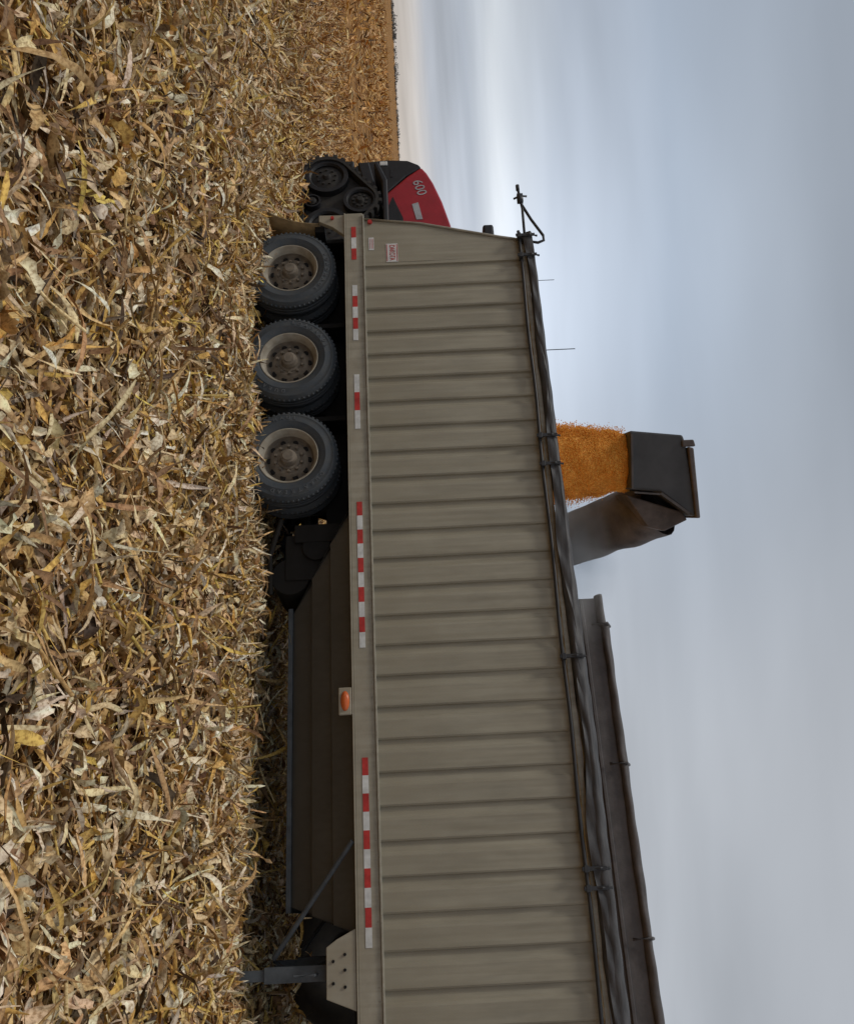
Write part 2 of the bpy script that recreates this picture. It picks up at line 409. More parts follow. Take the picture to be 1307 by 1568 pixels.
for x0,nm in((.16,'front'),(3.6,'rear')):
    track(x0,.0,nm+'_track_near'); track(x0,2.4,nm+'_track_far')
ya,yb=.92,2.08
mb=MB()
mb.prism([(-.62,1.1),(-.66,1.6),(-.62,2.0),(-.50,2.20),(-.42,2.26),(-.2,1.95),(.28,1.50),(1.7,1.45),(1.7,1.0),(-.5,.95)],ya,yb)
mb.box(-.60,-.3,.85,2.15,.62,.95)
mb.box(-.2,4.8,1.1,1.9,.7,1.1); 
mb.prism([(.30,1.44),(.75,1.60),(1.9,1.60),(2.3,1.35),(2.3,1.25),(1.8,1.50),(.8,1.50),(.34,1.36)],.05,.75)
mb.prism([(-.12,1.04),(-.12,1.26),(.75,1.42),(.75,1.22)],.45,.80); mb.box(.9,1.5,.2,.8,1.0,1.45)
mk('chassis_and_grille',mb,M_tblk,K,bevel=.03,seg=3)
mb=MB()
mb.prism([(-.42,2.262),(-.26,2.36),(.0,2.47),(.5,2.62),(1.1,2.75),(1.7,2.82),(1.7,1.46),(.29,1.51),(-.18,1.96)],ya-.012,yb+.012)
mk('hood',mb,M_tred,K,bevel=.05,seg=4)
mb=MB(); mb.prism([(.35,1.68),(.62,1.58),(1.6,1.58),(1.6,1.86),(.9,1.86)],ya-.022,ya-.014)
for i in range(5): mb.box(-.5+.02*i,-.1-.02*i,ya-.012,ya-.004,1.25+i*.1,1.29+i*.1)
mk('hood_vent',mb,M_tblk,K)
mb=MB(); mb.prism([(.52,2.16),(.95,2.23),(.95,2.11),(.56,2.04)],ya-.022,ya-.014); mb.tube([(1.28,ya-.02,2.50),(1.28,ya-.03,2.50)],.05,16)
mk('hood_decal',mb,M_grey,K)
mb=MB(); mb.box(-.60,-.5,ya-.02,ya+.15,1.45,1.6); mk('headlight',mb,M_white,K,bevel=.01)
me=text('t','600',.27,Matrix.Translation((.14,ya-.02,2.20))@Matrix.Rotation(R(90),4,'X')@Matrix.Rotation(R(14),4,'Z'),M_grey,K)
join_meshes('hood_number',[me],M_grey,K)
mb=MB(); mb.prism([(1.75,1.5),(1.7,2.2),(1.95,3.3),(3.35,3.3),(3.45,2.2),(3.4,1.5)],.65,2.35); mk('cab',mb,M_glass,K,bevel=.04)
mb=MB(); mb.box(1.52,3.5,.50,2.42,3.302,3.50); mb.box(1.74,1.84,.6,.7,1.5,3.3);mb.box(3.36,3.46,.6,.7,1.5,3.3); mb.box(3.6,5.4,.7,2.3,1.1,1.9)
mk('cab_roof',mb,M_tblk,K,bevel=.04)
mb=MB(); mb.tube([(2.55,.9,3.48),(2.55,.9,4.55)],.006,5); mb.tube([(4.1,.9,1.9),(4.1,.9,4.75)],.008,5); mb.tube([(1.65,.75,1.6),(1.65,.75,3.0)],.06,12)
mk('antennas_and_exhaust',mb,M_tblk,K)

# ================================================================ GRAIN CART
G=empty('grain_cart',(1.34,13.5,0),-R(26.57))
mb=MB(); CL=7.6; CW=3.3; zt=4.42
mb.prism([(0,3.55),(0,zt-.03),(CL,zt-.03),(CL,3.55)],0,.06); mb.prism([(0,3.55),(0,zt-.03),(CL,zt-.03),(CL,3.55)],CW-.06,CW)
mb.box(0,.06,.062,CW-.062,3.55,zt-.03); mb.box(CL-.06,CL,.062,CW-.062,3.55,zt-.03)
t_=[(0,0,3.55),(CL,0,3.55),(CL,CW,3.55),(0,CW,3.55)]; b_=[(2.2,1.1,1.2),(5.0,1.1,1.2),(5.0,2.2,1.2),(2.2,2.2,1.2)]
mb.add(t_+b_,[(0,1,5,4),(1,2,6,5),(2,3,7,6),(3,0,4,7),(4,5,6,7)])
mb.box(-3.2,2.2,1.5,1.8,.75,.98); mb.box(2.4,4.8,.5,2.8,.8,1.2)
mb.box(.02,CL-.02,-.035,-.002,4.10,4.15)
mk('cart_box',mb,M_cart,G,bevel=.01)
mb=MB(); st=260; n=14
for i in range(st):
    x=-.03+(CL+.06)*i/(st-1); step=.0 if x<.42 else .035
    for k in range(n):
        a=2*math.pi*k/n; w=1+.08*math.sin(a*3+x*4)+.05*math.sin(x*13+a)
        mb.v.append((x,.02+.09*w*math.cos(a),zt-.04+step+.06*w*math.sin(a)))
for i in range(st-1):
    for k in range(n): k2=(k+1)%n; mb.f.append((i*n+k,i*n+k2,(i+1)*n+k2,(i+1)*n+k))
mb.f.append(tuple(range(n))); mb.f.append(tuple((st-1)*n+k for k in range(n)))
mk('cart_tarp_roll',mb,M_cart,G,True)
mb=MB()
for x in(.42,2.35,4.45,6.3): mb.tube([(x,-.09,zt-.2),(x,-.10,zt+.02),(x,.05,zt+.075),(x,.2,zt)],.022,6)
mk('cart_tarp_straps',mb,M_cart,G,True)
mb=MB()
for x in(2.8,4.5):
    for y in(-.1,2.8):
        mb.lathe_y([(.3,.12),(.32,.03),(.6,.0),(.78,.06),(.82,.15),(.82,.5),(.7,.6),(.3,.6)],(x,y,.8),36); mb.lathe_y([(0,.12),(.1,.1),(.12,.2),(.3,.22),(.32,.05)],(x,y,.8),24)
mk('cart_wheels',mb,M_track,G,True)
Gi=(Matrix.Translation((1.34,13.5,0))@Matrix.Rotation(-R(26.57),4,'Z')).inverted()
def gl(p): return Gi@Vector(p)
A=[Vector(p) for p in((1.5,15.6,1.3),(.97,14.1,2.85),(.50,12.8,4.1),(.05,11.75,4.86))]
mb=MB(); n=26; st=60
dirv=(A[3]-A[0])
ax=dirv.normalized(); sx_=ax.cross(Vector((0,0,1))).normalized(); sy_=ax.cross(sx_)
for i in range(st):
    q=i/(st-1); p=A[0]+dirv*q+Vector((-.0,0,.13*math.sin(q*math.pi)))
    for k in range(n):
        a=2*math.pi*k/n; g=max(0,(q-.62)/.38)
        w=1+g*(.08*math.sin(a*2+q*9)+.07*math.sin(a*4-q*26)+.04*math.sin(q*60+a*3))+ .16*g
        mb.v.append(tuple(gl(p+(sx_*math.cos(a)+sy_*math.sin(a))*.325*w)))
for i in range(st-1):
    for k in range(n): k2=(k+1)%n; mb.f.append((i*n+k,i*n+k2,(i+1)*n+k2,(i+1)*n+k))
for q in(.35,.60):
    p=A[0].lerp(A[3],q)+Vector((0,0,.13*math.sin(q*math.pi)))
    mb.tube([gl(p-ax*.03),gl(p+ax*.03)],.36,24)
mk('unloading_auger',mb,M_aug,G,True)
mb=MB()
def wp(poly,y0,y1):
    n=len(poly); v=[gl((x,y0,z)) for x,z in poly]+[gl((x,y1,z)) for x,z in poly]
    mb.add(v,[tuple(range(n)),tuple(range(2*n-1,n-1,-1))]+[(i,i+n,(i+1)%n+n,(i+1)%n) for i in range(n)])
wp([(-.84,4.38),(-.16,4.36),(-.12,4.70),(.20,5.08),(.16,5.13),(-.66,5.03),(-.76,5.0)],11.05,11.75)
mk('spout',mb,M_spout,G,bevel=.02)
mb=MB()
wp([(-.62,5.045),(.22,5.10),(.22,5.15),(-.60,5.11)],11.0,11.8)
wp([(-.70,4.98),(-.62,4.98),(-.62,5.14),(-.70,5.12)],11.02,11.10)
wp([(-.1,4.35),(.30,4.60),(.36,4.80),(.24,5.08),(.14,5.02)],11.3,11.95)
mk('spout_cap',mb,M_aug,G,bevel=.015)
mb=MB()
wp([(-.125,4.40),(-.105,4.40),(-.07,4.70),(-.09,4.70)],11.03,11.05); wp([(-.80,4.39),(-.16,4.37),(-.16,4.395),(-.80,4.415)],11.03,11.047)
wp([(-.10,4.72),(-.08,4.70),(.17,5.02),(.15,5.04)],11.03,11.048)
mk('spout_seams',mb,M_cart,G)

# corn stream ----------------------------------------------------
def npmesh(name,V,F,m,parent=None,col=None,smooth=False):
    me=bpy.data.meshes.new(name); k=F.shape[1]
    me.vertices.add(len(V)); me.vertices.foreach_set('co',V.astype(np.float32).ravel())
    me.loops.add(F.size); me.loops.foreach_set('vertex_index',F.astype(np.int32).ravel())
    me.polygons.add(len(F)); me.polygons.foreach_set('loop_start',np.arange(0,F.size,k,dtype=np.int32)); me.polygons.foreach_set('loop_total',np.full(len(F),k,dtype=np.int32))
    if smooth: me.polygons.foreach_set('use_smooth',np.ones(len(F),dtype=bool))
    me.update(calc_edges=True)
    if col is not None:
        a=me.color_attributes.new('Col','FLOAT_COLOR','POINT'); a.data.foreach_set('color',np.c_[col,np.ones(len(col))].astype(np.float32).ravel())
    me.materials.append(m); o=bpy.data.objects.new(name,me); COL.objects.link(o)
    if parent: o.parent=parent
    return o
def kernels(P,size,name,m,parent=None):
    n=len(P); base=np.array([(1,0,0),(-1,0,0),(0,.8,0),(0,-.8,0),(0,0,.6),(0,0,-.6)],float)
    F=np.array([(0,2,4),(2,1,4),(1,3,4),(3,0,4),(2,0,5),(1,2,5),(3,1,5),(0,3,5)])
    th=rng.uniform(0,6.28,n); ph=rng.uniform(0,3.14,n)
    c,s=np.cos(th),np.sin(th); c2,s2=np.cos(ph),np.sin(ph)
    V=base[None]*size[:,None,None]
    x=V[...,0]*c[:,None]-V[...,1]*s[:,None]; y=V[...,0]*s[:,None]+V[...,1]*c[:,None]; z=V[...,2]
    y,z=y*c2[:,None]-z*s2[:,None],y*s2[:,None]+z*c2[:,None]
    V=np.stack([x,y,z],-1)+P[:,None]
    FF=F[None]+(np.arange(n)*6)[:,None,None]
    return npmesh(name,V.reshape(-1,3),FF.reshape(-1,3),m,parent)
CS=empty('corn_stream',(0,0,0),0)
def core(q,a):
    w=1+.05*np.sin(a*4+q*7)+.04*np.sin(a*9-q*17)+.03*np.sin(a*3+q*33)
    return -.49-.04*q+(.32+.16*q)*np.cos(a)*w, 11.36+(.2+.06*q)*np.sin(a)*w, 4.42-1.5*q
n=32000
q=rng.uniform(0,1,n); a=rng.uniform(0,2*np.pi,n)
x,y,z=core(q,a); out=np.abs(rng.normal(0,1,n))*(.006+.02*q)
x=x+np.cos(a)*out; y=y+np.sin(a)*out
n2_=4600; q2=rng.uniform(0,1,n2_)**.7; x2=-.84-.12*q2-np.abs(rng.normal(0,.06,n2_))*q2+.03*rng.normal(0,1,n2_); y2=11.36+rng.normal(0,.12,n2_); z2=4.38-1.5*q2
n3_=1400; q3=rng.uniform(.2,1,n3_); x3=-.14+.10*q3+np.abs(rng.normal(0,.10,n3_))*q3; y3=11.36+rng.normal(0,.12,n3_); z3=4.38-1.5*q3
P=np.stack([np.r_[x,x2,x3],np.r_[y,y2,y3],np.r_[z,z2,z3]],1)
kernels(P,rng.uniform(.006,.0105,len(P)),'falling_kernels',M_corn,CS)
mb=MB(); st=60; n=40
for i in range(st):
    q=i/(st-1)
    for k in range(n): mb.v.append(tuple(float(t) for t in core(q,2*math.pi*k/n)))
for i in range(st-1):
    for k in range(n): k2=(k+1)%n; mb.f.append((i*n+k,i*n+k2,(i+1)*n+k2,(i+1)*n+k))
mk('stream_core',mb,M_corn,CS,True)
# grain dust: a real cloud of fine dust over the trailer
md=bpy.data.materials.new('grain_dust'); md.use_nodes=True; nt=md.node_tree; nt.nodes.clear(); N=nt.nodes; L=nt.links
out=N.new('ShaderNodeOutputMaterial'); vs=N.new('ShaderNodeVolumeScatter'); vs.inputs['Color'].default_value=(.98,.89,.81,1); vs.inputs['Anisotropy'].default_value=.3
tc=N.new('ShaderNodeTexCoord'); nz=N.new('ShaderNodeTexNoise'); nz.inputs['Scale'].default_value=2.2; nz.inputs['Detail'].default_value=2; L.new(tc.outputs['Object'],nz.inputs['Vector'])
ln=N.new('ShaderNodeVectorMath'); ln.operation='LENGTH'; L.new(tc.outputs['Object'],ln.inputs[0])
mr=N.new('ShaderNodeMapRange'); mr.interpolation_type='SMOOTHSTEP'; mr.inputs['From Min'].default_value=.1; mr.inputs['From Max'].default_value=.98; mr.inputs['To Min'].default_value=1; mr.inputs['To Max'].default_value=0; L.new(ln.outputs['Value'],mr.inputs['Value'])
m1=N.new('ShaderNodeMath'); m1.operation='MULTIPLY'; L.new(mr.outputs[0],m1.inputs[0]); m2=N.new('ShaderNodeMapRange'); m2.inputs['From Min'].default_value=.35; m2.inputs['From Max'].default_value=.68; m2.inputs['To Max'].default_value=1.7; L.new(nz.outputs['Fac'],m2.inputs['Value']); L.new(m2.outputs[0],m1.inputs[1])
L.new(m1.outputs[0],vs.inputs['Density']); L.new(vs.outputs[0],out.inputs['Volume'])
mb=MB(); mb.lathe_y([(.001,-1)]+[(math.cos(t),math.sin(t)) for t in np.linspace(-1.45,1.45,13)]+[(.001,1)],(0,0,0),20)
o=mk('dust_cloud',mb,md,CS); o.location=(.45,11.75,3.7); o.scale=(1.55,.8,.95)

# ================================================================ FIELD
def gh(x,y):
    d=np.sqrt(x**2+(y-8)**2); f=np.clip(1-d/60,0,1)
    return f*(.03*np.sin(x*1.3+y*.7)+.025*np.sin(x*.6-y*1.9+1)+.015*np.sin(x*3.1+y*2.7))
t=np.linspace(-1,1,241); g=np.sinh(t*7.5)/np.sinh(7.5)*4000
X,Y=np.meshgrid(g,g+8,indexing='ij'); Z=gh(X,Y)
V=np.stack([X,Y,Z],-1).reshape(-1,3); i=np.arange(240)
I,J=np.meshgrid(i,i,indexing='ij'); a=(I*241+J).ravel()
F=np.stack([a,a+241,a+242,a+1],1)
m=bpy.data.materials.new('field_soil_and_chaff'); m.use_nodes=True; nt=m.node_tree; N=nt.nodes; L=nt.links; b=N['Principled BSDF']; b.inputs['Roughness'].default_value=.95; b.inputs['Specular IOR Level'].default_value=.1
tc=N.new('ShaderNodeTexCoord')
def noise(scale,detail=8,st=(1,1,1),rot=0,ro=.7):
    mp=N.new('ShaderNodeMapping'); mp.inputs['Scale'].default_value=st; mp.inputs['Rotation'].default_value=(0,0,rot); L.new(tc.outputs['Object'],mp.inputs['Vector'])
    z=N.new('ShaderNodeTexNoise'); z.inputs['Scale'].default_value=scale; z.inputs['Detail'].default_value=detail; z.inputs['Roughness'].default_value=ro; L.new(mp.outputs[0],z.inputs['Vector']); return z
def ramp(src,els):
    r=N.new('ShaderNodeValToRGB'); e=r.color_ramp.elements
    while len(e)<len(els): e.new(.5)
    for k,(p,c) in enumerate(els): e[k].position=p; e[k].color=(*c,1)
    L.new(src,r.inputs['Fac']); return r
n1=noise(14,6,(1,2.2,1),R(23)); r1=ramp(n1.outputs['Fac'],[(.34,(.10,.062,.03)),(.46,(.30,.19,.085)),(.58,(.52,.34,.15)),(.70,(.68,.50,.28))])
n2=noise(.55,6,(.45,.45,1),R(23),.8); r2=ramp(n2.outputs['Fac'],[(.38,(.42,.33,.25)),(.50,(.95,.82,.68)),(.62,(1.35,1.2,1.0))])
n4=noise(.06,6,(.10,.6,1),R(12),.65); r4=ramp(n4.outputs['Fac'],[(.38,(.55,.47,.38)),(.50,(.95,.86,.74)),(.62,(1.15,1.06,.95))])
mx=N.new('ShaderNodeMix'); mx.data_type='RGBA'; mx.blend_type='MULTIPLY'; mx.inputs[0].default_value=1; L.new(r1.outputs[0],mx.inputs[6]); L.new(r2.outputs[0],mx.inputs[7])
mx2=N.new('ShaderNodeMix'); mx2.data_type='RGBA'; mx2.blend_type='MULTIPLY'; mx2.inputs[0].default_value=1; L.new(mx.outputs[2],mx2.inputs[6]); L.new(r4.outputs[0],mx2.inputs[7])
L.new(mx2.outputs[2],b.inputs['Base Color'])
bp=N.new('ShaderNodeBump'); bp.inputs['Strength'].default_value=.8; bp.inputs['Distance'].default_value=.05; L.new(n1.outputs['Fac'],bp.inputs['Height']); L.new(bp.outputs[0],b.inputs['Normal'])
npmesh('field_ground',V,F,m,smooth=True)

ml=bpy.data.materials.new('dry_corn_leaf'); ml.use_nodes=True; nt=ml.node_tree; N=nt.nodes; L=nt.links
b=N['Principled BSDF']; b.inputs['Roughness'].default_value=.6; b.inputs['Specular IOR Level'].default_value=.3
at=N.new('ShaderNodeAttribute'); at.attribute_name='Col'
tc=N.new('ShaderNodeTexCoord'); nz=N.new('ShaderNodeTexNoise'); nz.inputs['Scale'].default_value=50; nz.inputs['Detail'].default_value=3; L.new(tc.outputs['Object'],nz.inputs['Vector'])
rp=N.new('ShaderNodeValToRGB'); rp.color_ramp.elements[0].position=.34; rp.color_ramp.elements[0].color=(.58,.48,.38,1); rp.color_ramp.elements[1].position=.56; rp.color_ramp.elements[1].color=(1.12,1.09,1.04,1)
L.new(nz.outputs['Fac'],rp.inputs['Fac'])
mx=N.new('ShaderNodeMix'); mx.data_type='RGBA'; mx.blend_type='MULTIPLY'; mx.inputs[0].default_value=1; L.new(at.outputs['Color'],mx.inputs[6]); L.new(rp.outputs[0],mx.inputs[7])
L.new(mx.outputs[2],b.inputs['Base Color'])

PAL=np.array([(.75,.585,.365),(.65,.45,.215),(.66,.42,.12),(.41,.25,.115),(.22,.125,.06),(.41,.345,.26),(.86,.75,.56),(.09,.055,.03),(.68,.48,.12),(.54,.33,.12)])
PW=np.array([.19,.19,.12,.13,.09,.05,.11,.05,.03,.06])
PWd=np.array([.08,.14,.10,.20,.20,.06,.02,.10,.03,.07])
def pal(n,w=PW):
    c=PAL[rng.choice(len(PAL),n,p=w/w.sum())]; return c*rng.uniform(.72,1.15,(n,1))*rng.uniform(.94,1.06,(n,3))
def leaves(x,y,L_,W_,zb,pitch,st,curv,tw,cup,cols,prof='leaf',roll=.45):
    n=len(x); u=np.linspace(0,1,st)
    yaw=rng.uniform(0,2*np.pi,n)
    kink=np.where(rng.uniform(0,1,n)<.3,rng.normal(0,1.1,n),0)[:,None]*(u[None]>rng.uniform(.3,.7,n)[:,None])
    ph=pitch[:,None]+curv[:,None]*(u[None]-.35); yw=yaw[:,None]+rng.normal(0,.5,n)[:,None]*(u[None]-.5)+kink*.6
    tx=np.cos(ph)*np.cos(yw); ty=np.cos(ph)*np.sin(yw); tz=np.sin(ph)
    d=(L_/(st-1))[:,None]
    def cum(t): c=np.cumsum(t*d,1); return c-c[:,:1]
    Pm=np.stack([cum(tx),cum(ty),cum(tz)],-1); 
    Pm-=Pm[:,st//2:st//2+1]*np.array([1,1,0])
    mn=Pm[...,2].min(1); Pm[...,2]-=mn[:,None]
    Pm[...,0]+=x[:,None]; Pm[...,1]+=y[:,None]; Pm[...,2]+=(zb+gh(x,y))[:,None]
    Tn=np.stack([tx,ty,tz],-1); S=np.stack([-np.sin(yw),np.cos(yw),np.zeros_like(yw)],-1); Nn=np.cross(Tn,S)
    a=rng.normal(0,roll,n)[:,None]+tw[:,None]*(u[None]-.5)
    S2=S*np.cos(a)[...,None]+Nn*np.sin(a)[...,None]; N2=np.cross(Tn,S2)
    if prof=='leaf': w=np.sin(np.pi*np.clip(.05+.93*u**.8,0,1))**.8
    elif prof=='frag': w=np.ones(st)*.8
    else: w=np.sin(np.pi*np.clip(.12+.80*u,0,1))**.5
    w=w[None]*W_[:,None]*.5*(1+rng.normal(0,.2,(n,st))).clip(.3,1.6)
    edge=rng.normal(0,.25,(n,st))
    A=Pm+S2*w[...,None]+N2*((cup[:,None]+edge)*w)[...,None]; C=Pm-S2*w[...,None]+N2*((cup[:,None]-edge)*w)[...,None]
    V=np.stack([A,Pm,C],2)
    V[...,2]=np.maximum(V[...,2],-.03)
    base=(np.arange(n)*st*3)[:,None,None]
    ii=np.arange(st-1)[None,:,None]*3; jj=np.arange(2)[None,None,:]
    q=base+ii+jj
    F=np.stack([q,q+1,q+4,q+3],-1).reshape(-1,4)
    c=cols[:,None,None,:]*(1+rng.normal(0,.13,(n,st,1,1)))*(np.array([.92,1.15,.92])[None,None,:,None])
    return V.reshape(-1,3),F,np.clip(np.broadcast_to(c,(n,st,3,3)),.01,.92).reshape(-1,3)
def region(n,y0,y1,k=.62,m_=1.2):
    y=rng.uniform(0,1,n*4)*(y1-y0)+y0; x=rng.uniform(-1,1,n*4)*(k*y1+m_)
    ok=np.abs(x)<k*y+m_; return x[ok][:n],y[ok][:n]
parts=[]
def addp(*a,**k): parts.append(leaves(*a,**k))
x,y=region(32000,2.6,13.5); n=len(x)
addp(x,y,rng.lognormal(math.log(.25),.45,n).clip(.07,.65),rng.uniform(.014,.046,n),rng.uniform(0,.06,n),rng.normal(.06,.22,n),7,rng.normal(0,.9,n),rng.normal(0,1.8,n),rng.normal(.1,.5,n),pal(n))
x,y=region(8500,2.6,13.5); n=len(x)
w=PW.copy(); w[[0,6]]*=2.2; w[[3,4,7]]*=.5
addp(x,y,rng.uniform(.12,.27,n),rng.uniform(.035,.075,n),rng.uniform(.01,.07,n),rng.normal(.1,.25,n),7,rng.normal(0,1.2,n),rng.normal(0,1.2,n),rng.normal(.55,.5,n),pal(n,w),prof='husk')
x,y=region(44000,2.6,13.5); n=len(x)
addp(x,y,rng.uniform(.03,.12,n),rng.uniform(.005,.022,n),rng.uniform(0,.035,n),rng.normal(.05,.35,n),3,rng.normal(0,1,n),rng.normal(0,1,n),rng.normal(0,.5,n),pal(n,PWd),prof='frag')
x,y=region(2600,2.8,16); n=len(x)
off=(x+3.516)*.3906+(y-11.216)*.9206; k=(off<-.1); x,y=x[k],y[k]; n=len(x)
addp(x,y,rng.uniform(.12,.34,n),rng.uniform(.013,.036,n),rng.uniform(.02,.07,n),rng.uniform(.3,1.1,n),7,rng.normal(-1.2,.8,n),rng.normal(0,2,n),rng.normal(.1,.4,n),pal(n,w))
n=4200; s=rng.uniform(-.6,9,n); off=rng.uniform(-.7,.12,n); u=np.array([.9206,-.3906]); nn=np.array([.3906,.9206])
x=-3.516+s*u[0]+off*nn[0]; y=11.216+s*u[1]+off*nn[1]
addp(x,y,rng.uniform(.08,.28,n),rng.uniform(.015,.045,n),rng.uniform(.0,.14,n)*(1+.5*np.sin(s*3)),rng.normal(.3,.4,n),6,rng.normal(0,1,n),rng.normal(0,1.5,n),rng.normal(.1,.5,n),pal(n,w))
x,y=region(50000,13.5,34); n=len(x); ft=np.clip((y-13.5)/20,0,1)[:,None]; FT=np.array([1,.97,.92])*(1-ft)+np.array([.98,.80,.58])*ft
addp(x,y,rng.uniform(.12,.42,n),rng.uniform(.025,.06,n),rng.uniform(0,.06,n),rng.normal(.15,.3,n),3,rng.normal(0,1,n),rng.normal(0,1,n),rng.normal(0,.5,n),pal(n)*FT)
x,y=region(52000,34,170,.62,3); k=rng.uniform(0,1,len(x))<np.clip(45/y,0,1); x,y=x[k],y[k]; n=len(x); sz=(y/40)**.6
addp(x,y,rng.uniform(.25,.7,n)*sz,rng.uniform(.05,.13,n)*sz,rng.uniform(0,.05,n),rng.normal(.12,.25,n),3,rng.normal(0,.8,n),rng.normal(0,1,n),rng.normal(0,.5,n),pal(n)*np.array([.92,.73,.48]))
def stalks(x,y,L_,r,zb,pitch,cols,yaw=None,st=3,ns=5):
    n=len(x); yaw=rng.uniform(0,6.28,n) if yaw is None else yaw
    u=np.linspace(0,1,st)
    bend=rng.normal(0,.25,n)
    ph=pitch[:,None]+bend[:,None]*u; T_=np.stack([np.cos(ph)*np.cos(yaw)[:,None],np.cos(ph)*np.sin(yaw)[:,None],np.sin(ph)],-1)
    P=np.cumsum(T_*(L_/(st-1))[:,None,None],1); P-=P[:,:1]
    P[...,0]+=x[:,None]; P[...,1]+=y[:,None]; P[...,2]+=(zb+gh(x,y))[:,None]
    S=np.stack([-np.sin(yaw),np.cos(yaw),np.zeros(n)],-1)[:,None]*np.ones((1,st,1)); B=np.cross(T_,S)
    a=np.linspace(0,2*np.pi,ns,endpoint=False)
    V=P[:,:,None]+(S[:,:,None]*np.cos(a)[None,None,:,None]+B[:,:,None]*np.sin(a)[None,None,:,None])*r[:,None,None,None]
    base=(np.arange(n)*st*ns)[:,None,None]; i=np.arange(st-1)[None,:,None]*ns; k=np.arange(ns)[None,None]; k2=(k+1)%ns
    F=np.stack([base+i+k,base+i+k2,base+i+ns+k2,base+i+ns+k],-1).reshape(-1,4)
    c=np.broadcast_to(cols[:,None,None,:],(n,st,ns,3)).reshape(-1,3)
    return V.reshape(-1,3),F,c
x,y=region(5200,2.6,20); n=len(x)
sc_=np.array([(.66,.47,.15),(.58,.42,.11),(.50,.32,.13),(.72,.56,.30)])[rng.integers(0,4,n)]*rng.uniform(.7,1.15,(n,1))
parts.append(stalks(x,y,rng.uniform(.10,.6,n),rng.uniform(.006,.012,n),rng.uniform(.02,.07,n),rng.normal(.05,.12,n),sc_))
rows=[];
for rr in np.arange(-12,26,.76):
    ss=np.arange(-14,16,.19); rows.append(np.stack([ss+rng.normal(0,.05,len(ss)),np.full(len(ss),rr)+rng.normal(0,.04,len(ss))],1))
rw=np.concatenate(rows); rw=rw[rng.uniform(0,1,len(rw))<.5]
x=rw[:,0]*u[0]+rw[:,1]*nn[0]; y=6+rw[:,0]*u[1]+rw[:,1]*nn[1]
ok=(y>2.6)
off=(x+3.516)*nn[0]+(y-11.216)*nn[1]; ok&=~((off>-.35)&(off<7.5))
x,y=x[ok],y[ok]; n=len(x)
sc_=np.array([(.60,.46,.14),(.54,.38,.14),(.44,.29,.13)])[rng.integers(0,3,n)]*rng.uniform(.6,1.1,(n,1))
parts.append(stalks(x,y,rng.uniform(.06,.18,n),rng.uniform(.007,.012,n),np.zeros(n),rng.uniform(.4,1.5,n),sc_))
Vs=[];Fs=[];Cs=[];o=0
for v,f,c in parts: Vs.append(v);Fs.append(f+o);Cs.append(c);o+=len(v)
npmesh('corn_residue',np.concatenate(Vs),np.concatenate(Fs),ml,col=np.concatenate(Cs),smooth=True)

# ================================================================ TREE LINE
mt=mat('distant_trees',(.085,.09,.09),.9,var=.2,scale=.3)
tv=[];tf=[];o=0
for i in range(900):
    x=rng.uniform(-900,700); y=900+rng.uniform(-40,80); h=rng.uniform(1.8,3.6)+ (2.6 if math.sin(x*.021)+math.sin(x*.053)>.8 else 0)
    m_=34; th=rng.uniform(0,6.28,m_); rr=rng.uniform(0,1,m_)**.5*h*.8; c=np.stack([x+rr*np.cos(th),y+rr*np.sin(th),h*(.2+.7*rng.uniform(0,1,m_)*(1-(rr/(h*.85))**2*.5))],1)
    tri=c[:,None]+rng.normal(0,h*.12,(m_,3,3)); tv.append(tri.reshape(-1,3)); tf.append(np.arange(m_*3).reshape(-1,3)+o); o+=m_*3
    tk=np.array([(x-.2,y,0),(x+.2,y,0),(x,y,h*.7)]); tv.append(tk); tf.append(np.array([[0,1,2]])+o); o+=3
npmesh('tree_line',np.concatenate(tv),np.concatenate(tf),mt)

# ================================================================ WORLD
w=bpy.data.worlds.new('World'); sc.world=w; w.use_nodes=True; nt=w.node_tree; N=nt.nodes; L=nt.links
bg=N['Background']; bg.inputs['Strength'].default_value=.1
sky=N.new('ShaderNodeTexSky'); sky.sky_type='NISHITA'; sky.sun_disc=False
SUN_EL,SUN_AZ=55,-100
sky.sun_elevation=R(SUN_EL); sky.sun_rotation=R(SUN_AZ)
tc=N.new('ShaderNodeTexCoord'); sx=N.new('ShaderNodeSeparateXYZ'); L.new(tc.outputs['Generated'],sx.inputs[0])
def math_(op,a,b=None,clamp=False):
    m=N.new('ShaderNodeMath'); m.operation=op; m.use_clamp=clamp
    for i,v in enumerate((a,b)):
        if v is None: continue
        if isinstance(v,(int,float)): m.inputs[i].default_value=v
        else: L.new(v,m.inputs[i])
    return m.outputs[0]
zc=math_('MAXIMUM',sx.outputs['Z'],0.0)
den=math_('ADD',zc,.10)
px=math_('DIVIDE',sx.outputs['X'],den); py=math_('DIVIDE',sx.outputs['Y'],den)
cb=N.new('ShaderNodeCombineXYZ'); L.new(px,cb.inputs[0]); L.new(py,cb.inputs[1])
def wn(scale,detail,off):
    mp=N.new('ShaderNodeMapping'); mp.inputs['Location'].default_value=off; mp.inputs['Scale'].default_value=(.5,1,1); mp.inputs['Rotation'].default_value=(0,0,R(8)); L.new(cb.outputs[0],mp.inputs['Vector'])
    z=N.new('ShaderNodeTexNoise'); z.inputs['Scale'].default_value=scale; z.inputs['Detail'].default_value=detail; z.inputs['Roughness'].default_value=.45; z.inputs['Distortion'].default_value=.3; L.new(mp.outputs[0],z.inputs['Vector']); return z.outputs['Fac']
rp=N.new('ShaderNodeValToRGB'); e=rp.color_ramp.elements
